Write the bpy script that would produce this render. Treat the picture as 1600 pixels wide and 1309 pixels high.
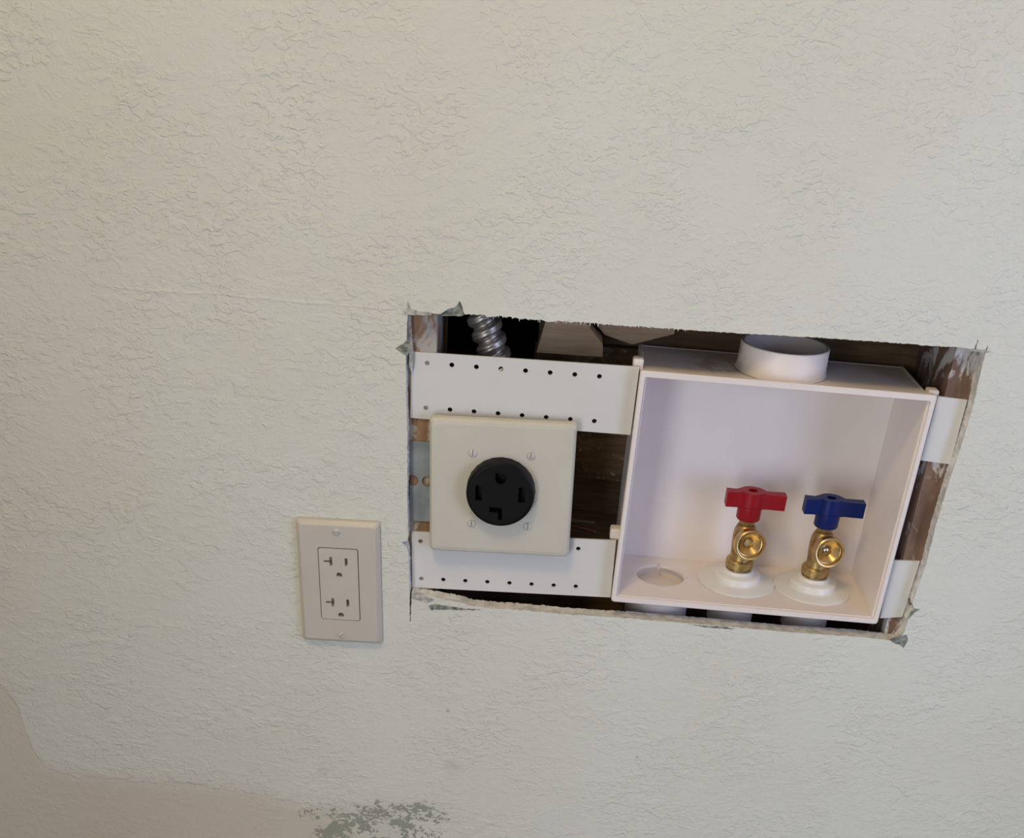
import bpy, bmesh, math, random
from mathutils import Vector, Matrix
random.seed(7)
PI = math.pi
for o in list(bpy.data.objects):
    bpy.data.objects.remove(o)
S = bpy.context.scene
COL = S.collection
Z0 = 1.05            # height of the duplex outlet's centre above the floor; mm figures below are from that centre

# ------------------------------------------------------------------ camera
cam = bpy.data.cameras.new('camera')
camo = bpy.data.objects.new('camera', cam); COL.objects.link(camo)
r_ = Vector((0.99712522, 0.04885764, 0.05791568)); u_ = Vector((-0.07472912, 0.50776888, 0.85824608)); f_ = Vector((-0.0125241, 0.8601068, -0.50996024))
M = Matrix((r_, u_, -f_)).transposed().to_4x4()
M.translation = Vector((0.1633151, -0.8751128, 0.4391724 + Z0))
camo.matrix_world = M
cam.sensor_fit = 'HORIZONTAL'; cam.sensor_width = 36.0
cam.lens = 1800.0 / 1600.0 * 36.0
cam.shift_y = 400.0 / 1600.0
cam.clip_start = 0.01
S.camera = camo

# ------------------------------------------------------------------ light
w = bpy.data.worlds.new('world'); S.world = w; w.use_nodes = True
w.node_tree.nodes['Background'].inputs[0].default_value = (1.0, 0.92, 0.82, 1)
w.node_tree.nodes['Background'].inputs[1].default_value = 0.8
def area(name, loc, target, sx, sy, power, col, spread=180):
    l = bpy.data.lights.new(name, 'AREA'); l.shape = 'RECTANGLE'; l.size = sx; l.size_y = sy
    l.energy = power; l.color = col; l.spread = math.radians(spread)
    o = bpy.data.objects.new(name, l); COL.objects.link(o); o.location = loc
    d = Vector(target) - Vector(loc)
    o.rotation_euler = d.to_track_quat('-Z', 'Y').to_euler()
    return o
area('window_right_offscreen', (1.24, -1.00, 1.33), (0.0, -1.00, 1.33), 0.70, 0.76, 11.5, (0.40, 0.55, 1.0))
area('doorway_daylight_offscreen', (-1.00, -2.55, 1.05), (-1.00, 0.0, 1.05), 0.90, 1.9, 31.0, (0.78, 0.86, 0.95))
area('ceiling_lamp_offscreen', (-0.15, -0.85, 2.48), (-0.15, -0.85, 0), 0.32, 0.32, 7.8, (1.0, 0.74, 0.34))
S.view_settings.view_transform = 'Standard'; S.view_settings.look = 'None'
S.view_settings.gamma = 1.0; S.view_settings.use_curve_mapping = False
S.view_settings.exposure = 0.0

# ------------------------------------------------------------------ materials
def newmat(name):
    m = bpy.data.materials.new(name); m.use_nodes = True
    nt = m.node_tree; return m, nt, nt.nodes['Principled BSDF']
def N(nt, t, **kw):
    n = nt.nodes.new(t)
    for k, v in kw.items(): setattr(n, k, v)
    return n
def lk(nt, a, b): nt.links.new(a, b)
def val(nt, op, a, b=None, c=None, clamp=False):
    n = N(nt, 'ShaderNodeMath', operation=op, use_clamp=clamp)
    for i, v in enumerate((a, b, c)):
        if v is None: continue
        if isinstance(v, (int, float)): n.inputs[i].default_value = v
        else: lk(nt, v, n.inputs[i])
    return n.outputs[0]
def smooth(nt, x, lo, hi):
    n = N(nt, 'ShaderNodeMapRange', interpolation_type='SMOOTHSTEP')
    lk(nt, x, n.inputs[0]); n.inputs[1].default_value = lo; n.inputs[2].default_value = hi
    return n.outputs[0]
def noise(nt, vec, scale, detail=3, rough=.5, dist=0):
    n = N(nt, 'ShaderNodeTexNoise'); n.inputs['Scale'].default_value = scale; n.inputs['Detail'].default_value = detail
    n.inputs['Roughness'].default_value = rough; n.inputs['Distortion'].default_value = dist
    if vec is not None: lk(nt, vec, n.inputs['Vector'])
    return n.outputs[0]
def mapping(nt, vec, scale=(1, 1, 1), loc=(0, 0, 0)):
    n = N(nt, 'ShaderNodeMapping'); lk(nt, vec, n.inputs[0]); n.inputs[1].default_value = loc; n.inputs[3].default_value = scale
    return n.outputs[0]
def mixc(nt, f, a, b):
    n = N(nt, 'ShaderNodeMix', data_type='RGBA')
    if isinstance(f, (int, float)): n.inputs[0].default_value = f
    else: lk(nt, f, n.inputs[0])
    for i, v in ((6, a), (7, b)):
        if isinstance(v, tuple): n.inputs[i].default_value = (*v, 1)
        else: lk(nt, v, n.inputs[i])
    return n.outputs[2]
def bump(nt, h, strength, dist, bs):
    n = N(nt, 'ShaderNodeBump'); n.inputs['Strength'].default_value = strength; n.inputs['Distance'].default_value = dist
    lk(nt, h, n.inputs['Height']); lk(nt, n.outputs[0], bs.inputs['Normal']); return n
def ocoord(nt): return N(nt, 'ShaderNodeTexCoord').outputs['Object']
def simple(name, col, rough=.5, metal=0, spec=.5, nscale=0, namt=.06, bscale=0, bdist=.0002, sss=0):
    m, nt, b = newmat(name)
    b.inputs['Roughness'].default_value = rough; b.inputs['Metallic'].default_value = metal
    b.inputs['Specular IOR Level'].default_value = spec
    oc = ocoord(nt)
    nz = noise(nt, oc, nscale or 60, 4)
    d = tuple(c * (1 - namt * 2.2) for c in col); l_ = tuple(min(1, c * (1 + namt)) for c in col)
    lk(nt, mixc(nt, smooth(nt, nz, .3, .7), d, l_), b.inputs['Base Color'])
    if bscale: bump(nt, noise(nt, oc, bscale, 3), .5, bdist, b)
    return m

def wall_paint():
    m, nt, b = newmat('textured_wall_paint')
    oc = ocoord(nt)
    sp = N(nt, 'ShaderNodeSeparateXYZ'); lk(nt, oc, sp.inputs[0])
    v = mapping(nt, oc, (1, 1, 1.2))
    # knockdown plaster: flat-topped islands, patchy, over an orange-peel ground
    n1 = noise(nt, v, 70, 1.6, .5, .35)
    isl = smooth(nt, n1, .46, .59)
    n1b = noise(nt, mapping(nt, v, (.85, 1, 1.15), (3.1, 1.7, 5.2)), 175, 2.0, .5, .55)
    isl2 = smooth(nt, n1b, .50, .62)
    n1c = noise(nt, mapping(nt, v, (1, 1, 1), (7.3, 2.2, 1.9)), 330, 2.0, .55, .2)
    isl3 = smooth(nt, n1c, .56, .66)
    patch = smooth(nt, noise(nt, oc, 16, 3), .36, .62)
    n2 = noise(nt, v, 520, 2, .5)
    h = val(nt, 'MULTIPLY_ADD', isl, .42, val(nt, 'MULTIPLY_ADD', isl2, .42, val(nt, 'MULTIPLY', isl3, .16)))
    h = val(nt, 'MULTIPLY', h, val(nt, 'MULTIPLY_ADD', patch, .66, .34))
    h = val(nt, 'MULTIPLY_ADD', n2, .10, h)
    # smooth bare patch low on the wall: z below a boundary curve in x
    mr = N(nt, 'ShaderNodeMapRange'); lk(nt, sp.outputs[0], mr.inputs[0]); mr.inputs[1].default_value = -.42; mr.inputs[2].default_value = .24
    fc = N(nt, 'ShaderNodeFloatCurve'); lk(nt, mr.outputs[0], fc.inputs['Value'])
    pts = [(-.42, -.08), (-.33, -.118), (-.302, -.150), (-.297, -.192), (-.278, -.222), (-.232, -.227), (-.17, -.227), (-.128, -.229), (-.085, -.233), (-.04, -.240), (0, -.238), (.04, -.230), (.10, -.229), (.14, -.245), (.19, -.275), (.24, -.30)]
    cv = fc.mapping.curves[0]
    tr = [((x + .42) / .66, (z + .32) / .26) for x, z in pts]
    cv.points[0].location = tr[0]; cv.points[1].location = tr[-1]
    for t in tr[1:-1]: cv.points.new(*t)
    fc.mapping.update()
    bz = val(nt, 'MULTIPLY_ADD', fc.outputs[0], .26, -.32 + Z0)
    edge = val(nt, 'SUBTRACT', bz, sp.outputs[2])
    edge = val(nt, 'MULTIPLY_ADD', val(nt, 'SUBTRACT', noise(nt, oc, 110, 4), .5), .024, edge)
    rightfade = smooth(nt, sp.outputs[0], .15, .07)
    low = val(nt, 'MULTIPLY', smooth(nt, edge, -.0022, .0026), rightfade)
    lowc = val(nt, 'MULTIPLY', smooth(nt, edge, -.016, .016), rightfade)
    lowc = val(nt, 'MULTIPLY', lowc, val(nt, 'MULTIPLY_ADD', smooth(nt, sp.outputs[0], -.34, -.22), .45, .55))
    fade = smooth(nt, sp.outputs[0], .10, -.06)
    # flaked blotches of bare board along that boundary
    ex = val(nt, 'MULTIPLY', smooth(nt, sp.outputs[0], -.11, -.02), smooth(nt, sp.outputs[0], .145, .085))
    ez = val(nt, 'MULTIPLY', smooth(nt, edge, -.012, .006), smooth(nt, edge, .11, .045))
    reg = val(nt, 'MULTIPLY', ex, ez)
    fl = noise(nt, mapping(nt, oc, (1, 1, 1.2)), 170, 4, .6, 1.2)
    thr = val(nt, 'MULTIPLY_ADD', val(nt, 'SUBTRACT', noise(nt, oc, 30, 2), .5), .85, fl)
    fm = smooth(nt, val(nt, 'MULTIPLY', val(nt, 'ADD', thr, .27), reg), .77, .81)
    keep = val(nt, 'SUBTRACT', 1.0, val(nt, 'MULTIPLY', low, .55))
    hh = val(nt, 'MULTIPLY', h, keep)
    hh = val(nt, 'MULTIPLY_ADD', low, -.30, hh)
    hh = val(nt, 'MULTIPLY_ADD', fm, -.5, hh)
    tone = noise(nt, oc, 5, 3)
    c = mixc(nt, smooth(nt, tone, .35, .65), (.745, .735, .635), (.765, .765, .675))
    c = mixc(nt, val(nt, 'MULTIPLY', lowc, val(nt, 'MULTIPLY_ADD', fade, .75, .2)), c, (.68, .61, .485))
    c = mixc(nt, fm, c, (.36, .37, .30))
    # a few scuffs
    for x, z, rr in ((.095, -.122, .0028), (.2697, -.157, .0018), (.10, -.183, .011), (-.02, -.20, .009)):
        dx = val(nt, 'SUBTRACT', sp.outputs[0], x); dz = val(nt, 'SUBTRACT', sp.outputs[2], z + Z0)
        d = val(nt, 'SQRT', val(nt, 'ADD', val(nt, 'MULTIPLY', dx, dx), val(nt, 'MULTIPLY', dz, dz)))
        c = mixc(nt, val(nt, 'MULTIPLY', smooth(nt, d, rr, rr * .3), .55 if rr < .005 else .16), c, (.30, .28, .22))
    lk(nt, c, b.inputs['Base Color'])
    b.inputs['Roughness'].default_value = .48; b.inputs['Specular IOR Level'].default_value = .35
    bump(nt, hh, .75, .0011, b)
    return m
def wood(name, c1, c2, axis=2, smear=0.0, smear_col=(.62, .60, .57), rough=.8, sscale=38, speck=0.0):
    m, nt, b = newmat(name)
    oc = ocoord(nt)
    sc = [70, 70, 70]; sc[axis] = 7
    g = noise(nt, mapping(nt, oc, tuple(sc)), 3.0, 5, .6, .6)
    c = mixc(nt, smooth(nt, g, .3, .7), c1, c2)
    g2 = noise(nt, oc, 14, 3)
    c = mixc(nt, val(nt, 'MULTIPLY', smooth(nt, g2, .5, .72), .5), c, tuple(x * .45 for x in c1))
    if smear:
        s2 = [1, 1, 1]; s2[axis] = .55
        k = noise(nt, mapping(nt, oc, tuple(s2)), sscale, 6, .65, .8)
        c = mixc(nt, smooth(nt, k, .68 - smear, .72 - smear * .75), c, smear_col)
    if speck:
        k = noise(nt, oc, 260, 4, .7)
        c = mixc(nt, smooth(nt, k, .72 - speck, .78 - speck), c, (.45, .38, .30))
    lk(nt, c, b.inputs['Base Color']); b.inputs['Roughness'].default_value = rough
    b.inputs['Specular IOR Level'].default_value = .2
    bump(nt, g, .4, .0006, b)
    return m
def box_plastic():
    m, nt, b = newmat('white_box_plastic')
    oc = ocoord(nt)
    nz = noise(nt, oc, 30, 4)
    c = mixc(nt, smooth(nt, nz, .3, .7), (.875, .79, .745), (.895, .815, .765))
    # dried dirt left beside the pipe collar on the top panel
    sp = N(nt, 'ShaderNodeSeparateXYZ'); lk(nt, oc, sp.inputs[0])
    dx = val(nt, 'MULTIPLY', val(nt, 'ADD', sp.outputs[0], .048), 1.0); dy = val(nt, 'SUBTRACT', sp.outputs[1], .046)
    d = val(nt, 'SQRT', val(nt, 'ADD', val(nt, 'MULTIPLY', dx, dx), val(nt, 'MULTIPLY', dy, dy)))
    up = val(nt, 'GREATER_THAN', sp.outputs[2], .0945)
    k = val(nt, 'MULTIPLY', smooth(nt, d, .036, .008), smooth(nt, noise(nt, oc, 75, 5, .65), .44, .62))
    c = mixc(nt, val(nt, 'MULTIPLY', val(nt, 'MULTIPLY', k, up), .62), c, (.36, .25, .16))
    lk(nt, c, b.inputs['Base Color']); b.inputs['Roughness'].default_value = .42
    bump(nt, noise(nt, oc, 420, 2), .15, .0002, b)
    return m

WALL = wall_paint()
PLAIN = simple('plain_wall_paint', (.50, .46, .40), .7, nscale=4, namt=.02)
CEIL = simple('ceiling_paint', (.80, .79, .77), .8, nscale=4, namt=.02)
FLOORM = simple('brown_vinyl_floor', (.20, .17, .13), .5, nscale=8, namt=.1)
GYP = simple('gypsum_edge', (.80, .785, .74), .95, nscale=120, namt=.12, bscale=300, bdist=.00015)
TORN = simple('torn_grey_green_paper', (.30, .32, .27), .95, nscale=220, namt=.3, bscale=350, bdist=.0008)
TORNL = simple('torn_pale_paper', (.55, .54, .47), .95, nscale=220, namt=.2, bscale=350, bdist=.0006)
PLATE = simple('ivory_plate_plastic', (.65, .615, .515), .38, nscale=25, namt=.012)
DEC = simple('almond_plate_plastic', (.61, .56, .475), .40, nscale=25, namt=.012)
SCREW = simple('painted_screw_head', (.62, .60, .56), .35, nscale=90, namt=.05)
STRIP = simple('white_strip_plastic', (.74, .725, .685), .40, nscale=20, namt=.012)
BOXP = box_plastic()
FLANGE = simple('cream_grommet_plastic', (.84, .83, .78), .3, nscale=40, namt=.015)
BLACK = simple('black_nylon', (.0045, .0045, .005), .45, spec=.18, nscale=60, namt=.05)
RED = simple('red_handle_plastic', (.31, .004, .010), .42, spec=.3, nscale=60, namt=.04)
BLUE = simple('blue_handle_plastic', (.002, .012, .12), .42, spec=.3, nscale=60, namt=.04)
BRASS = simple('brass', (.70, .50, .23), .33, metal=1, nscale=120, namt=.10, bscale=500, bdist=.0001)
BRASSD = simple('cast_brass', (.52, .36, .15), .42, metal=1, nscale=160, namt=.15, bscale=420, bdist=.0003)
CHROME = simple('chrome', (.75, .75, .74), .1, metal=1)
STEEL = simple('galvanised_steel', (.30, .33, .335), .5, metal=.35, nscale=55, namt=.10)
CONDM = simple('aluminium_conduit', (.50, .46, .42), .36, metal=.85, nscale=90, namt=.10)
STUDL = wood('dusty_stud_wood', (.27, .15, .085), (.40, .245, .15), 2, smear=.20, smear_col=(.46, .43, .38))
STUDR = wood('plaster_stained_stud_wood', (.17, .105, .075), (.27, .17, .125), 2, smear=.16, smear_col=(.60, .58, .56))
SHEATH = wood('dark_sheathing_board', (.13, .085, .045), (.21, .14, .08), 0)
ROUGH = wood('rough_dark_lumber', (.10, .062, .034), (.17, .11, .065), 0, smear=.11, smear_col=(.20, .155, .11), speck=.09, sscale=60)
TAN = wood('tan_lumber', (.36, .25, .15), (.46, .33, .21), 0)
COPPER = simple('reddish_cable_sheath', (.20, .065, .035), .5)
GREYW = simple('tan_cable_sheath', (.22, .18, .13), .5)

# ------------------------------------------------------------------ mesh helpers (all figures in mm)
def obj(name, bm, mat, parent=None, smooth_=False, angle=40):
    bmesh.ops.recalc_face_normals(bm, faces=bm.faces)
    bmesh.ops.scale(bm, vec=(.001, .001, .001), verts=bm.verts)
    me = bpy.data.meshes.new(name); bm.to_mesh(me); bm.free()
    for m in (mat if isinstance(mat, (list, tuple)) else [mat]): me.materials.append(m)
    if smooth_:
        for p in me.polygons: p.use_smooth = True
        me.set_sharp_from_angle(angle=math.radians(angle))
    o = bpy.data.objects.new(name, me); COL.objects.link(o); o.parent = parent
    return o
def tag(o, label=None, cat=None, group=None, kind=None):
    for k, v in (('label', label), ('category', cat), ('group', group), ('kind', kind)):
        if v: o[k] = v
    return o
def thing(name, label, cat, loc, roty=0, group=None):
    o = bpy.data.objects.new(name, None); COL.objects.link(o)
    o.empty_display_size = .02
    o.location = (loc[0] / 1000, loc[1] / 1000, loc[2] / 1000 + Z0); o.rotation_euler = (0, roty, 0)
    return tag(o, label, cat, group)
def to3(p, c, plane):
    a, b = p
    return (a, c, b) if plane == 'xz' else ((a, b, c) if plane == 'xy' else (c, a, b))
def plate(bm, outer, holes, c0, c1, plane='xz', mi=0, side_mi=None):
    """flat slab with holes between c0 and c1"""
    loops = [outer] + list(holes)
    t = bmesh.new(); idx = {}
    k = 0; rings = []
    for lp in loops:
        vs = [t.verts.new((p[0], p[1], 0)) for p in lp]
        for v in vs: idx[v] = k; k += 1
        rings.append([idx[v] for v in vs])
        for i in range(len(vs)): t.edges.new((vs[i], vs[(i + 1) % len(vs)]))
    bmesh.ops.triangle_fill(t, edges=t.edges[:], use_beauty=True)
    tris = [[idx[v] for v in f.verts] for f in t.faces]; t.free()
    flat = [p for lp in loops for p in lp]
    A = [bm.verts.new(to3(p, c0, plane)) for p in flat]; B = [bm.verts.new(to3(p, c1, plane)) for p in flat]
    for f in tris:
        for V in (A, B):
            try: bm.faces.new([V[i] for i in f]).material_index = mi
            except ValueError: pass
    for rg in rings:
        for i in range(len(rg)):
            a, b = rg[i], rg[(i + 1) % len(rg)]
            bm.faces.new((A[a], A[b], B[b], B[a])).material_index = mi if side_mi is None else side_mi
    return bm
def rrect(w_, h_, r, cx=0, cz=0, n=5):
    pts = []
    for sx, sz, a0 in ((1, 1, 0), (-1, 1, 90), (-1, -1, 180), (1, -1, 270)):
        for i in range(n + 1):
            a = math.radians(a0 + 90 * i / n)
            pts.append((cx + sx * (w_ / 2 - r) + r * math.cos(a), cz + sz * (h_ / 2 - r) + r * math.sin(a)))
    return pts
def circ(r, cx=0, cz=0, n=32, a0=0):
    return [(cx + r * math.cos(a0 + 2 * PI * i / n), cz + r * math.sin(a0 + 2 * PI * i / n)) for i in range(n)]
def loft(bm, rings, cap0=False, cap1=False, closed=True):
    """rings: lists of 3-D points with equal counts"""
    R = [[bm.verts.new(p) for p in rg] for rg in rings]
    n = len(R[0])
    for a, b in zip(R, R[1:]):
        for i in range(n):
            j = (i + 1) % n
            bm.faces.new((a[i], a[j], b[j], b[i]))
    if cap0: bm.faces.new(R[0])
    if cap1: bm.faces.new(R[-1])
    return bm
def lathe(bm, prof, n=40, origin=(0, 0, 0), axis=(0, 0, 1), cap0=True, cap1=True):
    """prof: (radius, height along axis)"""
    az = Vector(axis).normalized(); t = Vector((1, 0, 0)) if abs(az.x) < .9 else Vector((0, 0, 1))
    ax = (t - az * t.dot(az)).normalized(); ay = az.cross(ax); o = Vector(origin)
    rings = [[tuple(o + az * h + ax * r * math.cos(2 * PI * i / n) + ay * r * math.sin(2 * PI * i / n)) for i in range(n)] for r, h in prof]
    return loft(bm, rings, cap0, cap1)
def boxm(bm, x0, x1, y0, y1, z0, z1, bev=0, seg=2):
    g = bmesh.ops.create_cube(bm, size=1)
    for v in g['verts']:
        v.co = Vector((x0 if v.co.x < 0 else x1, y0 if v.co.y < 0 else y1, z0 if v.co.z < 0 else z1))
    if bev:
        es = list({e for v in g['verts'] for e in v.link_edges})
        bmesh.ops.bevel(bm, geom=es, offset=bev, segments=seg, affect='EDGES', profile=.5)
    return bm
def tube(bm, pts, r, n=12):
    pts = [Vector(p) for p in pts]; rings = []
    for i, p in enumerate(pts):
        d = (pts[min(i + 1, len(pts) - 1)] - pts[max(i - 1, 0)]).normalized()
        t = Vector((0, 0, 1)) if abs(d.z) < .9 else Vector((1, 0, 0))
        a = d.cross(t).normalized(); b = d.cross(a)
        rings.append([tuple(p + a * r * math.cos(2 * PI * k / n) + b * r * math.sin(2 * PI * k / n)) for k in range(n)])
    return loft(bm, rings, True, True)
def WZ(bm):                       # shift figures from the outlet's centre to the floor
    bmesh.ops.translate(bm, vec=(0, 0, Z0 * 1000), verts=bm.verts); return bm
def screw(name, parent, x, y, z, r, h, ang, mat):
    """round head with a straight slot, facing -y"""
    bm = bmesh.new(); gap = r * .17
    for s in (1, -1):
        a0 = math.asin(gap / r); arc = [a0 + (PI - 2 * a0) * i / 14 for i in range(15)]
        rings = []
        for k, (rr, hh) in enumerate(((1, 0), (1, .5), (.93, .85), (.70, 1.0))):
            rings.append([(rr * r * math.cos(a), -hh * h, s * max(gap, rr * r * math.sin(a))) for a in arc])
        loft(bm, rings, True, True)
    lathe(bm, [(r * .97, 0), (r * .97, h * .06)], 24, (0, 0, 0), (0, -1, 0))
    c, s_ = math.cos(ang), math.sin(ang)
    for v in bm.verts:
        a, b = v.co.x, v.co.z
        v.co = Vector((x + a * c - b * s_, y + v.co.y, z + a * s_ + b * c))
    return obj(name, bm, mat, parent, True, 50)

# ------------------------------------------------------------------ the room
XL, XR, YF, ZC = -1700, 1150, -2500, 1450      # mm, z from the outlet's centre
ZF = -1050
OPEN = [(54.4, 228.4), (53.3, 200.7), (53.5, 184.0), (54.3, 154.4), (55.3, 129.6), (56.0, 73.1), (57.0, 46.5), (56.6, 41.9), (51.3, 40.3), (55.6, 37.0), (57.3, 31.4),
        (58.6, -0.6), (59.0, -5.5), (59.4, -33.8), (60.0, -33.8), (60.6, -6.0), (75.0, -8.4), (93.4, -10.3), (112.2, -14.3), (134.5, -15.1), (152.8, -14.6), (190.2, -15.4),
        (245.4, -15.0), (317.7, -15.6), (336.3, -15.9), (394.3, -16.8), (445.4, -16.2), (476.3, -17.7), (480.2, -8.9), (480.6, 4.5), (483.4, 11.2), (487.8, 13.7), (482.6, 14.6), (480.6, 19.7),
        (483.2, 55.3), (482.8, 91.0), (484.2, 130.3), (485.8, 151.5), (487.1, 186.7), (486.0, 206.3), (485.6, 227.6), (486.3, 235.6), (484.9, 228.9), (478.2, 229.9), (477.6, 238.3), (476.6, 230.2),
        (463.6, 231.0), (441.0, 230.6), (418.6, 231.0), (356.8, 230.8), (301.7, 229.8), (233.1, 229.6), (187.7, 229.7), (162.4, 229.0), (123.5, 229.6), (97.2, 229.4),
        (95.6, 233.6), (93.0, 239.0), (90.3, 234.6), (83.2, 231.6), (79.0, 228.4), (73.7, 228.4), (65.5, 228.2), (57.0, 229.4), (55.4, 234.5), (54.9, 229.6)]
def ragged(pts):
    rg = random.Random(3); out = []
    for i, p in enumerate(pts):
        q = pts[(i + 1) % len(pts)]
        L = math.hypot(q[0] - p[0], q[1] - p[1]); n = max(1, int(L / 1.6))
        for k in range(n):
            t = k / n; x = p[0] + (q[0] - p[0]) * t; z = p[1] + (q[1] - p[1]) * t
            j = .30
            if z > 226 and 100 < x < 260: j = .75 if x < 190 else .5
            if z < 0 and 62 < x < 250: j = .55
            if k == 0 and L < 12: j = .05
            nx, nz = -(q[1] - p[1]) / max(L, .01), (q[0] - p[0]) / max(L, .01)
            d = rg.uniform(-j, j)
            out.append((x + nx * d, z + nz * d))
    return out
ring = ragged(OPEN)
def build_wall_back():
    bm = bmesh.new()
    outer = [(XL, ZF), (XR, ZF), (XR, ZC), (XL, ZC)]
    loops = [outer, ring]
    t = bmesh.new(); idx = {}; k = 0
    for lp in loops:
        vs = [t.verts.new((p[0], p[1], 0)) for p in lp]
        for v in vs: idx[v] = k; k += 1
        for i in range(len(vs)): t.edges.new((vs[i], vs[(i + 1) % len(vs)]))
    bmesh.ops.triangle_fill(t, edges=t.edges[:], use_beauty=False)
    tris = [[idx[v] for v in f.verts] for f in t.faces]; t.free()
    rg = random.Random(11)
    n = len(ring)
    cx, cz = 270, 108
    layers = [ring]
    for depth, amp in ((.7, .35), (4.0, .9), (8.0, .9), (12.0, .6), (12.7, .4)):
        raw = [rg.random() for _ in ring]; K = 9
        nzs = [sum(raw[(i + k) % n] for k in range(-K, K + 1)) / (2 * K + 1) * 2.2 - .6 for i in range(n)]
        lay = []
        for (x, z) in ring:
            # the gypsum core sits a hair behind the paper edge
            d = amp * nzs[len(lay)] if depth > .7 else .15
            if depth > 11: d = .8 * (nzs[len(lay)] - .5)
            L = math.hypot(x - cx, z - cz)
            sx = 1 if x > cx + 190 else (-1 if x < cx - 190 else 0); sz = 1 if z > cz + 100 else (-1 if z < cz - 100 else 0)
            lay.append((x + sx * d * .8, z + sz * d))
        layers.append(lay)
    deps = [0, .7, 4.0, 8.0, 12.0, 12.7]
    V = [[bm.verts.new((p[0], d, p[1])) for p in lay] for lay, d in zip(layers, deps)]
    O0 = [bm.verts.new((p[0], 0, p[1])) for p in outer]; O1 = [bm.verts.new((p[0], 12.7, p[1])) for p in outer]
    F0 = O0 + V[0]; F1 = O1 + V[-1]
    for f in tris:
        bm.faces.new([F0[i] for i in f]).material_index = 0
        bm.faces.new([F1[i] for i in f]).material_index = 1
    for a, b in zip(V, V[1:]):
        for i in range(n):
            bm.faces.new((a[i], a[(i + 1) % n], b[(i + 1) % n], b[i])).material_index = 1
    for i in range(4):
        bm.faces.new((O0[i], O0[(i + 1) % 4], O1[(i + 1) % 4], O1[i])).material_index = 1
    return obj('wall_back', WZ(bm), [WALL, GYP])
wall_back = tag(build_wall_back(), 'textured off-white drywall with a ragged cut opening', kind='structure')

def slab(name, x0, x1, y0, y1, z0, z1, mat, label):
    bm = bmesh.new(); boxm(bm, x0, x1, y0, y1, z0, z1)
    return tag(obj(name, WZ(bm), mat), label, kind='structure')
slab('floor', XL - 100, XR + 100, YF - 100, 420, ZF - 60, ZF, FLOORM, 'plain brown vinyl floor')
slab('ceiling', XL - 100, XR + 100, YF - 100, 420, ZC, ZC + 60, CEIL, 'white flat ceiling')
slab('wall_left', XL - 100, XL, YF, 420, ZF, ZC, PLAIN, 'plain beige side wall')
slab('wall_shading_partition', -600, -500, -1350, -.5, ZF, ZC, PLAIN, 'plain beige unseen partition added to block doorway light')  # unseen slab, added and sized to keep doorway light off the wall's left part
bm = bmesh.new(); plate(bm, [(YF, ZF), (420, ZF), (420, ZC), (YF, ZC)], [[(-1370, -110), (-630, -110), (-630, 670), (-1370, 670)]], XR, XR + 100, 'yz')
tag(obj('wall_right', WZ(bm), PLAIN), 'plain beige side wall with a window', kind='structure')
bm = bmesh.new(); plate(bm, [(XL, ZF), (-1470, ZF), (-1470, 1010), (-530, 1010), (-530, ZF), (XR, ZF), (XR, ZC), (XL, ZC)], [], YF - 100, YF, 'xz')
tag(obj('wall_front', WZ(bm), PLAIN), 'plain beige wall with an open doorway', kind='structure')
slab('wall_cavity', XL, XR, 330, 420, ZF, ZC, SHEATH, 'dark far side of the wall cavity')
# window in the side wall
bm = bmesh.new(); plate(bm, rrect(740, 780, 2, -1000, 280), [rrect(680, 340, 2, -1000, 95), rrect(680, 340, 2, -1000, 465)], XR + 30, XR + 80, 'yz')
win = tag(obj('window_1', WZ(bm), simple('white_window_vinyl', (.8, .8, .8), .4)), 'white two-pane window', kind='structure')
gm, nt, b = newmat('window_glass')
tb = N(nt, 'ShaderNodeBsdfTransparent'); gl = N(nt, 'ShaderNodeBsdfGlossy'); gl.inputs['Roughness'].default_value = .02
mx = N(nt, 'ShaderNodeMixShader'); mx.inputs[0].default_value = .06
lk(nt, tb.outputs[0], mx.inputs[1]); lk(nt, gl.outputs[0], mx.inputs[2]); lk(nt, mx.outputs[0], nt.nodes['Material Output'].inputs['Surface'])
for z in (95, 465):
    bm = bmesh.new(); boxm(bm, XR + 52, XR + 58, -1340, -660, z - 170, z + 170); obj('pane', WZ(bm), gm, win)

# torn paper and ridges that belong to the drywall
def chip(name, pts, mat, y0=-.35, y1=.15, jit=.5, seed=1):
    rg = random.Random(seed); out = []
    for i, p in enumerate(pts):
        q = pts[(i + 1) % len(pts)]; L = math.hypot(q[0] - p[0], q[1] - p[1]); n = max(1, int(L / 1.3))
        for k in range(n):
            t = k / n; out.append((p[0] + (q[0] - p[0]) * t + rg.uniform(-jit, jit), p[1] + (q[1] - p[1]) * t + rg.uniform(-jit, jit)))
    bm = bmesh.new(); plate(bm, out, [], y0, y1)
    for v in bm.verts: v.co.y += rg.uniform(-.15, .1)
    return obj(name, WZ(bm), mat, wall_back)
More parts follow.
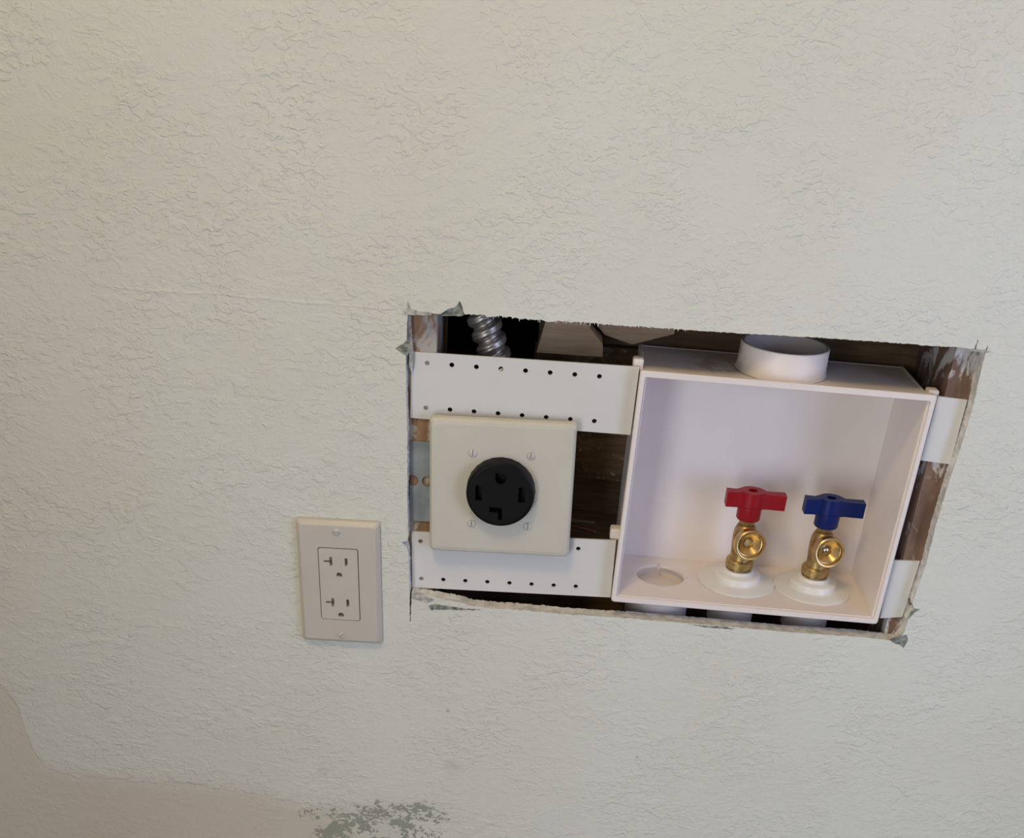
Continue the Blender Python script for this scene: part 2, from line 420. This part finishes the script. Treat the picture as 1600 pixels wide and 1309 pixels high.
# torn flap above the opening: exposed core recessed behind the paper
chip('torn_paper', [(79.0, 226.8), (83.2, 227.2), (95.6, 227.8), (97.0, 229.6), (96.2, 234.6), (93.2, 239.6), (90.0, 235.2), (83.2, 232.4)], TORN, 1.2, 3.0, .25, 2)
chip('torn_paper', [(45.8, 200.6), (51.3, 204.6), (54.2, 208.0), (56.4, 206.0), (56.8, 201.1), (55.0, 196.0), (51.9, 196.6)], TORN, -.5, .2, .35, 3)
chip('torn_paper', [(49.8, 228.8), (53.4, 230.5), (54.6, 236.0), (56.8, 230.8), (64.0, 229.2), (72.5, 229.5), (72.0, 227.2), (62.0, 226.6), (55.5, 226.4), (52.0, 226.2)], TORNL, -.3, .6, .3, 4)
chip('torn_paper', [(469.5, -16.9), (475.5, -13.2), (482.6, -11.0), (485.0, -15.4), (483.0, -24.2), (480.2, -21.0), (474.0, -19.6)], TORN, -.3, .3, .4, 5)
chip('torn_paper', [(74.4, -17.2), (81.5, -15.0), (92.5, -16.0), (102.4, -17.0), (119.7, -17.2), (113.5, -18.4), (91.5, -19.4), (77.8, -20.6)], TORN, -.12, .2, .45, 6)
chip('torn_paper', [(60.8, -6.2), (66.0, -5.4), (75.0, -8.0), (80.5, -11.0), (74.0, -14.5), (66.0, -12.4), (61.0, -11.5)], TORNL, -.3, .4, .5, 7)
chip('torn_paper', [(296.0, -15.9), (308.0, -16.6), (330.0, -16.2), (337.5, -17.6), (333.0, -18.2), (312.0, -17.9)], TORN, -.15, .2, .25, 8)
chip('torn_paper', [(481.0, 12.0), (484.0, 12.6), (488.4, 14.2), (484.0, 10.4), (481.2, 4.6), (480.0, 5.0)], TORN, -.2, .4, .2, 9)
chip('torn_paper', [(472.0, 229.2), (478.0, 229.3), (486.0, 228.3), (489.5, 229.6), (486.4, 230.4), (479.0, 230.6)], TORNL, -.35, .5, .25, 10)
chip('torn_paper', [(54.6, 226.0), (55.6, 226.0), (57.4, 205.0), (58.6, 192.0), (57.4, 181.0), (55.2, 186.0)], TORNL, 7.0, 9.0, .3, 12)
# hair fringe of paper along the sawn top edge
rg = random.Random(5)
bm = bmesh.new(); x = 118
while x < 262:
    w_ = rg.uniform(.5, 1.5); h_ = rg.uniform(.5, 2.6) * (1 if x < 200 else .55)
    y0 = rg.uniform(.0, .4)
    plate(bm, [(x, 231), (x + w_, 231), (x + w_ * rg.uniform(.3, .8), 229.2 - h_)], [], y0, y0 + .4)
    x += w_ + rg.uniform(.2, 3.2)
obj('paper_fringe', WZ(bm), WALL, wall_back)
def ridge(pts, w_, h_, seed):
    rg = random.Random(seed); P = []
    for a, b in zip(pts, pts[1:]):
        for k in range(8): P.append((a[0] + (b[0] - a[0]) * k / 8, a[1] + (b[1] - a[1]) * k / 8 + rg.uniform(-.25, .25)))
    P.append(pts[-1]); bm = bmesh.new(); n = len(P); rows = []
    for i, (x, z) in enumerate(P):
        e = min(1, 6 * min(i, n - 1 - i) / n + .05); ww = w_ * (.4 + .6 * e) * rg.uniform(.8, 1.2)
        rows.append([bm.verts.new((x, .1, z - ww)), bm.verts.new((x, -h_ * e, z - ww * .2)), bm.verts.new((x, -h_ * e * .8, z + ww * .4)), bm.verts.new((x, .1, z + ww))])
    for a, b in zip(rows, rows[1:]):
        for k in range(3): bm.faces.new((a[k], b[k], b[k + 1], a[k + 1]))
    return obj('tape_ridge', WZ(bm), WALL, wall_back, True)
ridge([(-172, 231.2), (-141.6, 230.4), (-93.2, 231.6), (-35.5, 230.2), (12.6, 229.9), (52.5, 229.6)], 1.7, .32, 1)
ridge([(489, 228.9), (514.2, 228.4), (560, 228), (620, 227.4)], 1.6, .28, 2)

# ------------------------------------------------------------------ framing inside the wall
def lumber(name, outline, y0, y1, mat, label, cat='lumber', bev=1.2, group=None):
    bm = bmesh.new(); plate(bm, outline, [], y0, y1)
    if bev: bmesh.ops.bevel(bm, geom=[e for e in bm.edges if len(e.link_faces) == 2 and e.calc_face_angle(0) > .5], offset=bev, segments=1, affect='EDGES')
    return tag(obj(name, WZ(bm), mat), label, cat, group)
R4 = lambda x0, x1, z0, z1: [(x0, z0), (x1, z0), (x1, z1), (x0, z1)]
lumber('wall_stud', R4(37.5, 75.5, ZF + .5, ZC - .5), 12.8, 101.8, STUDL, 'brown wall stud dusted grey behind the perforated strips and steel bracket', 'stud')
lumber('wall_stud', R4(468, 506, ZF + .5, ZC - .5), 12.8, 101.8, STUDR, 'brown wall stud smeared with white plaster beside the blank mounting tabs', 'stud')
lumber('sheathing_board', [(80, ZF + .5), (520, ZF + .5), (520, ZC - .5), (152, ZC - .5), (152, 60), (80, 60)], 103, 115, SHEATH, 'dark brown sheathing board at the back of the wall cavity behind the white box', 'board', .4)
lumber('rough_blocking', R4(150, 243, 73, 189), 91.5, 102.6, ROUGH, 'rough dark brown wood block speckled with old mortar behind the black dryer outlet', 'wood block', .8)
lumber('cut_block', [(152, 189.6), (205.5, 189.6), (204.6, 199.5), (190.5, 215), (184, 240), (163, 240)], 58, 90, TAN, 'tan wood offcut with a slanted corner above the upper perforated strip', 'wood block', .8)
lumber('angled_block', [(196.5, 213.5), (206, 203.5), (229, 197.2), (262, 208), (262, 240), (190, 240)], 74, 100, TAN, 'brown wood offcut tucked behind the slant-cornered block', 'wood block', .8)

# ------------------------------------------------------------------ perforated strips
def strip(name, outline, holes, label, cat='strip', group=None, y0=10.7, y1=12.6):
    bm = bmesh.new(); plate(bm, outline, [circ(1.9, x, z, 20) for x, z in holes], y0, y1)
    return tag(obj(name, WZ(bm), STRIP), label, cat, group)
H1 = [(68.7 + 19.08 * i, 187.9 - .11 * i) for i in range(8)]; H2 = [(68.4 + 19.04 * i, 152.5 - .14 * i) for i in range(8)]
strip('mounting_strip', [(56.2, 143.5), (231.2, 142.5), (232.2, 196.7), (56.4, 195.9)], H1 + H2, 'white perforated plastic strip above the black dryer outlet', group='box mounting strips')
H3 = [(66.2 + 18.92 * i, 37.4 + .56 * i) for i in range(8)]; H4 = [(67.4 + 18.88 * i, 2.8 + .49 * i) for i in range(8)]
strip('mounting_strip', [(59.6, -6.0), (230.0, -1.7), (229.3, 51.2), (58.6, 45.8)], H3 + H4, 'white perforated plastic strip below the black dryer outlet', group='box mounting strips')
strip('mounting_tab', [(461.6, 138.9), (485.0, 137.4), (485.4, 189.4), (462.8, 190.5)], [], 'blank white plastic tab on the stud level with the top of the white box', 'tab', 'blank mounting tabs')
strip('mounting_tab', [(460.7, -2.5), (479.0, .2), (481.6, 52.7), (458.6, 51.7)], [], 'blank white plastic tab on the stud level with the valve handles of the white box', 'tab', 'blank mounting tabs')

# ------------------------------------------------------------------ duplex outlet on the wall
def r3(pts, y): return [(a, y, b) for a, b in pts]
duplex = thing('duplex_outlet', 'almond rectangular duplex outlet with two sockets on the textured wall', 'outlet', (0, 0, 0), -.0215)
bm = bmesh.new()
loft(bm, [r3(rrect(67, 111.3, 2), -.3), r3(rrect(70, 114.3, 2.4), -.3), r3(rrect(70, 114.3, 2.4), -1.8), r3(rrect(69, 113.3, 2.6), -3.2), r3(rrect(63.6, 107.4, 2.6), -6.2), r3(rrect(62.2, 106, 2.6), -6.5),
          r3(rrect(34.0, 67.6, 1.9), -6.5), r3(rrect(33.7, 67.3, 1.8), -6.2), r3(rrect(33.7, 67.3, 1.8), -.6)])
obj('wall_plate', bm, DEC, duplex, True, 9)
def ushape(cx, cz, r): return [(cx + r * math.cos(a), cz + r * math.sin(a)) for a in [math.radians(-35 + 250 * i / 16) for i in range(17)]]
holes = []
for zt, zg in ((21.3, 8.9), (-17.0, -29.0)):
    holes.append([(-12.2, zt - .9), (-7.4, zt - .9), (-7.4, zt - 4.1), (-5.0, zt - 4.1), (-5.0, zt + 4.1), (-7.4, zt + 4.1), (-7.4, zt + .9), (-12.2, zt + .9)])
    holes.append([(5.4, zt - 3.5), (7.8, zt - 3.5), (7.8, zt + 3.5), (5.4, zt + 3.5)])
    holes.append(ushape(.4, zg, 2.6))
bm = bmesh.new(); plate(bm, rrect(32.5, 66.1, 1.5), holes, -6.9, -1.3)
RECM = simple('almond_receptacle_plastic', (.62, .57, .485), .38, namt=.01)
rec = obj('receptacle', bm, RECM, duplex)
bm = bmesh.new(); boxm(bm, -16, 16, -1.2, -.5, -32.8, 32.8, .1); obj('slot_back', bm, RECM, rec)
screw('screw', duplex, -.6, -6.4, 48.4, 3.1, 1.2, math.radians(-6), SCREW)
screw('screw', duplex, .2, -6.4, -48.4, 3.1, 1.2, math.radians(40), SCREW)

# ------------------------------------------------------------------ dryer outlet
dryer = thing('dryer_outlet', 'square off-white plate with a round black four-slot dryer outlet', 'outlet', (131.7, 4.0, 93.8), -.0229)
bm = bmesh.new()
hole27 = circ(26.9, 0, 0, 24, PI / 4 * 0)
ow = rrect(116, 114.3, 3)
def on_square(pts, n=24): return pts
loft(bm, [r3(rrect(113, 111.3, 3), 0), r3(rrect(116, 114.3, 3), 0), r3(rrect(116, 114.3, 3.2), -2.6), r3(rrect(114.8, 113.1, 3.4), -4.9), r3(rrect(111.5, 109.8, 3.6), -6.6), r3(rrect(106, 104.4, 3.6), -7.2), r3(circ(27.8, 0, 0, 24, 0), -7.2), r3(circ(27.8, 0, 0, 24, 0), 0)])
obj('wall_plate', bm, PLATE, dryer, True, 5)
# round receptacle
bm = bmesh.new()
lathe(bm, [(26.6, 0), (26.6, -1)], 48, (0, 0, 0), (0, 1, 0), False, False)
lathe(bm, [(27.4, 2.0), (27.4, 15.2), (26.9, 16.8), (25.4, 17.9), (24.6, 18.0)], 64, (0, 0, 0), (0, -1, 0), False, False)
fh = [[(-4.3, 12.6), (-4.3, 18.4), (4.3, 18.4), (4.3, 12.6)] ]
u = [(4.3 * math.cos(a), 13.4 + 4.3 * math.sin(a)) for a in [PI + PI * i / 12 for i in range(13)]] + [(4.3, 18.2), (-4.3, 18.2)]
bl = [(-19.8, -5.4), (-14.6, -5.4), (-14.6, 7.2), (-19.8, 7.2)]; br = [(14.6, -5.4), (19.8, -5.4), (19.8, 7.2), (14.6, 7.2)]
nl = [(-1.2, -21.2), (2.0, -21.2), (2.0, -10.5), (-8.2, -10.5), (-8.2, -15.0), (-1.2, -15.0)]
plate(bm, circ(24.6, 0, 0, 64), [u, bl, br, nl], -18.0, -14.5)
face = obj('receptacle_face', bm, BLACK, dryer, True, 30)
bm = bmesh.new(); lathe(bm, [(23.2, 8), (23.2, 10.5)], 40, (0, 0, 0), (0, -1, 0)); obj('contact_well', bm, BLACK, face)
for sx in (-1, 1):
    for sz in (-1, 1):
        screw('screw', dryer, sx * 23.02, -7.1, sz * 30.15, 3.3, 1.4, PI / 2 + random.uniform(-.08, .05), SCREW)
# steel box and bracket behind the plate
bm = bmesh.new(); boxm(bm, -52, 52, 9.2, 60, -46, 50.5, 3)
obj('steel_box', bm, STEEL, dryer, True)
bm = bmesh.new(); plate(bm, R4(-76.2, -50, -36.6, 32.3), [circ(4.7, -73.0 + 0, -1.2, 24), circ(4.7, -60.6, -1.2, 24)], 7.2, 8.6)
obj('bracket', bm, STEEL, dryer)

# ------------------------------------------------------------------ washing machine outlet box
BW, BH, BD = 226.1, 197.4, 90.0
BR = .0132
wbox = thing('washer_outlet_box', 'white open plastic washing machine box with a round collar on top', 'outlet box', (344.4, 0, 96.8), BR)
bm = bmesh.new()
ow_, oh_, iw, ih = 220.1, 191.4, 215.0, 186.4      # body outside / inside
# rim
loft(bm, [r3(rrect(218.0, 187.6, 1.5), 5.5), r3(rrect(218.0, 187.6, 1.5), .8), r3(rrect(218.8, 188.4, 1.6), 0), r3(rrect(BW - 1.6, BH - 1.6, 2.4), 0), r3(rrect(BW, BH, 2.6), .8), r3(rrect(BW, BH, 2.6), 5.5), r3(rrect(218.0, 187.6, 1.5), 5.5)])
zf = -ih / 2; zt = ih / 2
boxm(bm, -ow_ / 2, -iw / 2, 3, BD, -oh_ / 2, oh_ / 2, .6, 1); boxm(bm, iw / 2, ow_ / 2, 3, BD, -oh_ / 2, oh_ / 2, .6, 1)
boxm(bm, -ow_ / 2 + .3, ow_ / 2 - .3, BD - 2.5, BD, -oh_ / 2 + .3, oh_ / 2 - .3, .4, 1)
plate(bm, R4(-ow_ / 2 + .5, ow_ / 2 - .5, 3, BD - .4), [], zt, oh_ / 2 - .6, 'xy')
# floor with the round knockout: notches left, right and back
kx, ky, kr = -69.0, 48.7, 21.2
hole = []
for i in range(72):
    a = 2 * PI * i / 72; d = math.degrees(a)
    hole.append((kx + kr * math.cos(a), ky + kr * math.sin(a)))
    for dd in (0, 90, 180):
        if abs(d - dd) < .1:
            t = (-math.sin(a), math.cos(a)); c_ = (math.cos(a), math.sin(a))
            hole.pop()
            for rr, tt in ((kr, -.9), (kr + 3.8, -.9), (kr + 3.8, .9), (kr, .9)):
                hole.append((kx + c_[0] * rr + t[0] * tt, ky + c_[1] * rr + t[1] * tt))
plate(bm, R4(-ow_ / 2 + .5, ow_ / 2 - .5, 3, BD - .4), [hole], -oh_ / 2, zf, 'xy')
body = obj('body', bm, BOXP, wbox)
bm = bmesh.new()
lathe(bm, [(kr + 4.2, -oh_ / 2 - .1), (kr + 4.2, -oh_ / 2 - 9), (0.5, -oh_ / 2 - 9)], 48, (kx, ky, 0), (0, 0, 1), False, True)
boxm(bm, kx - .5, kx + .5, ky + kr - 4, ky + kr + 1, -oh_ / 2 + .2, zf, .1, 1)
obj('knockout', bm, BOXP, wbox, True, 35)
# collar on the top panel
bm = bmesh.new()
cxl = .9
lathe(bm, [(36.4, oh_ / 2 - .2), (35.6, oh_ / 2 + 1.0), (35.0, oh_ / 2 + 6), (34.6, oh_ / 2 + 20.6), (34.0, oh_ / 2 + 21.2), (32.0, oh_ / 2 + 21.2), (31.5, oh_ / 2 + 20.6), (31.5, oh_ / 2 - 1.2), (31.4, oh_ / 2 - 1.3)], 56, (cxl, 46.5, 0), (0, 0, 1), False, True)
obj('pipe_collar', bm, BOXP, wbox, True, 35)
# clips that take the strips
for x0, x1, z in ((-118.5, -110.2, 103.5), (-119.8, -110.2, -38.5), (110.2, 118.8, 98.5), (110.2, 117.5, -43.5)):
    bm = bmesh.new()
    boxm(bm, x0, x1, 14.2, 25, z - 10, z, 1.6, 3)
    if x0 < 0: boxm(bm, -112.4, -110.2, 8, 22, z - 58, z - 8, .3, 1)
    else: boxm(bm, 110.2, 111.6, 8, 22, z - 56, z - 8, .3, 1)
    obj('strip_clip', bm, BOXP, wbox, True)
# pipe sockets under the floor
for x, y, r in ((-69, 48.7, 27.5), (-2, 52, 20), (64.5, 51, 20)):
    bm = bmesh.new()
    lathe(bm, [(r + 1.5, -oh_ / 2 - 1.4), (r, -oh_ / 2 - 4), (r, -oh_ / 2 - 34), (r - 1, -oh_ / 2 - 35), (r - 3, -oh_ / 2 - 35), (r - 3, -oh_ / 2 - 20)], 40, (x, y, 0), (0, 0, 1), r < 25, True)
    obj('pipe_socket', bm, BOXP, wbox, True)

# ------------------------------------------------------------------ valves
def valve(name, label, loc, colour, yaw, ball):
    t = thing(name, label, 'valve', loc, BR)
    # stepped grommet
    bm = bmesh.new()
    lathe(bm, [(33.4, 0), (33.4, 1.0), (32.4, 1.7), (23.0, 2.7), (21.0, 3.3), (20.4, 4.2), (19.9, 8.0), (19.0, 9.0), (15.2, 9.8), (13.6, 10.8), (12.9, 12.6), (11.2, 12.9), (10.2, 12)], 56)
    obj('grommet', bm, FLANGE, t, True, 50)
    # cast body: threaded foot, shoulder nut, waist, bulb, packing nut
    bm = bmesh.new()
    lathe(bm, [(10.2, 9), (10.2, 14.6), (10.8, 15.2)], 40)
    lathe(bm, [(10.8, 15.0), (12.0, 15.6), (12.0, 20.8), (10.6, 22.4)], 6 * 4, cap0=True)
    lathe(bm, [(9.8, 21), (9.2, 24), (9.2, 30), (9.8, 36), (10.0, 43), (9.4, 49), (8.0, 53), (7.0, 54)], 40)
    lathe(bm, [(6.9, 53.5), (6.9, 60), (6.0, 61)], 6)
    # arm to the hose outlet
    ax = Vector((math.sin(yaw), -math.cos(yaw), .16)).normalized(); o0 = Vector((0, 0, 40.5))
    lathe(bm, [(8.0, 4), (8.6, 10), (9.4, 13.5)], 40, o0, ax, True, False)
    body_ = obj('body', bm, BRASSD, t, True, 35)
    bm = bmesh.new()
    lathe(bm, [(9.2, 13), (12.6, 14.2), (13.4, 15.4), (13.4, 20.6), (13.0, 22.0), (12.2, 22.7), (11.3, 22.6), (10.8, 21.8), (10.6, 19.2), (9.6, 18.8), (9.3, 19.8)], 48, o0, ax, False, False)
    lathe(bm, [(9.3, 19.8), (4.4, 15.0)], 12, o0, ax, False, False)
    lathe(bm, [(4.6, 15.1), (4.2, 14.7), (4.2, 11.8)], 6, o0, ax, False, False)
    out = obj('hose_outlet', bm, BRASS, body_, True, 28)
    bm = bmesh.new()
    if ball:
        bmesh.ops.create_uvsphere(bm, u_segments=16, v_segments=10, radius=3.4)
        bmesh.ops.translate(bm, vec=o0 + ax * 11.0, verts=bm.verts); obj('ball', bm, CHROME, body_, True); bm = bmesh.new()
    lathe(bm, [(4.1, 10.4), (4.1, 12.0)], 12, o0, ax); obj('bore', bm, BRASSD, body_)
    # tee handle
    bm = bmesh.new()
    lathe(bm, [(3.6, 55), (3.6, 64)], 20)
    obj('stem', bm, BRASSD, t, True)
    bm = bmesh.new()
    prof = []
    for a in range(-62, 63, 8): prof.append((10.4 * math.sin(math.radians(a)) * 1, 10.4 * math.cos(math.radians(a))))
    # outline seen from above: hub circle with two flared arms along x
    top = [(-21.5, 5.4), (-13.0, 4.6)] + [(10.2 * math.sin(math.radians(a)), 9.6 * math.cos(math.radians(a))) for a in range(-58, 59, 12)] + [(13.0, 4.3), (28.5, 5.0)]
    outl = [(x, y) for x, y in top] + [(x, -y) for x, y in reversed(top)]
    plate(bm, outl, [circ(4.0, 0, 0, 16)], 70.5, 83.6, 'xy')
    bmesh.ops.bevel(bm, geom=[e for e in bm.edges if len(e.link_faces) == 2 and e.calc_face_angle(0) > .6], offset=.8, segments=2, affect='EDGES')
    for v in bm.verts:       # crown the hub a little above the arms
        if v.co.z > 80 and math.hypot(v.co.x, v.co.y) < 10.5: v.co.z += 1.4
    lathe(bm, [(9.6, 59.4), (10.2, 60.4), (10.2, 72)], 36)
    obj('handle', bm, colour, t, True, 35)
    return t
valve('hot_water_valve', 'brass water valve with a red tee handle in the white box', (341.3, 50.5, 96.8 - 93.2 + .2), RED, .12, False)
valve('cold_water_valve', 'brass water valve with a blue tee handle in the white box', (407.6, 49.0, 96.8 - 93.2 - .7), BLUE, .14, True)

# ------------------------------------------------------------------ flexible conduit and cables in the cavity
def conduit():
    bm = bmesh.new(); n = 40; rows = []
    a = Vector((97.5, 41, 250)); b = Vector((134.5, 38, 147)); L = (b - a).length; d = (b - a).normalized()
    ax = Vector((1, 0, 0)); ax = (ax - d * ax.dot(d)).normalized(); ay = d.cross(ax)
    pitch = 12.0; m = int(L / .55)
    for i in range(m + 1):
        s = L * i / m; row = []
        for k in range(n):
            th = 2 * PI * k / n; ph = (s / pitch - th / (2 * PI)) % 1.0
            # wide rolled crown with a small groove on it, then a tight valley
            if ph < .72:
                c = math.sin(PI * ph / .72) ** .55 - .22 * math.exp(-((ph - .36) / .07) ** 2)
            else: c = -.25 * math.sin(PI * (ph - .72) / .28)
            r = 10.6 + 2.7 * c
            row.append(tuple(a + d * s + ax * r * math.cos(th) + ay * r * math.sin(th)))
        rows.append(row)
    loft(bm, rows, True, True)
    return tag(obj('flexible_conduit', WZ(bm), CONDM, None, True, 60), 'ribbed flexible metal conduit above the upper perforated strip', 'conduit')
conduit()
def cable(name, pts, r, mat, label):
    bm = bmesh.new(); P = []
    V = [Vector(p) for p in pts]
    for i in range(len(V) - 1):
        p0, p1, p2, p3 = V[max(i - 1, 0)], V[i], V[i + 1], V[min(i + 2, len(V) - 1)]
        for k in range(8):
            t = k / 8; P.append(.5 * ((2 * p1) + (p2 - p0) * t + (2 * p0 - 5 * p1 + 4 * p2 - p3) * t * t + (3 * p1 - p0 - 3 * p2 + p3) * t ** 3))
    P.append(V[-1]); tube(bm, P, r)
    return tag(obj(name, WZ(bm), mat, None, True), label, 'cable')
cable('cable', [(150, 82, 22), (180, 84, 36), (198, 85, 35), (214, 85, 34.5)], 1.6, GREYW, 'thin tan cable end in the gap between dryer outlet and white box')
cable('cable', [(150, 88, 10), (178, 88, 27), (196, 86, 29.5), (216, 85, 25.5)], 2.2, COPPER, 'reddish brown cable end in the gap between dryer outlet and white box')
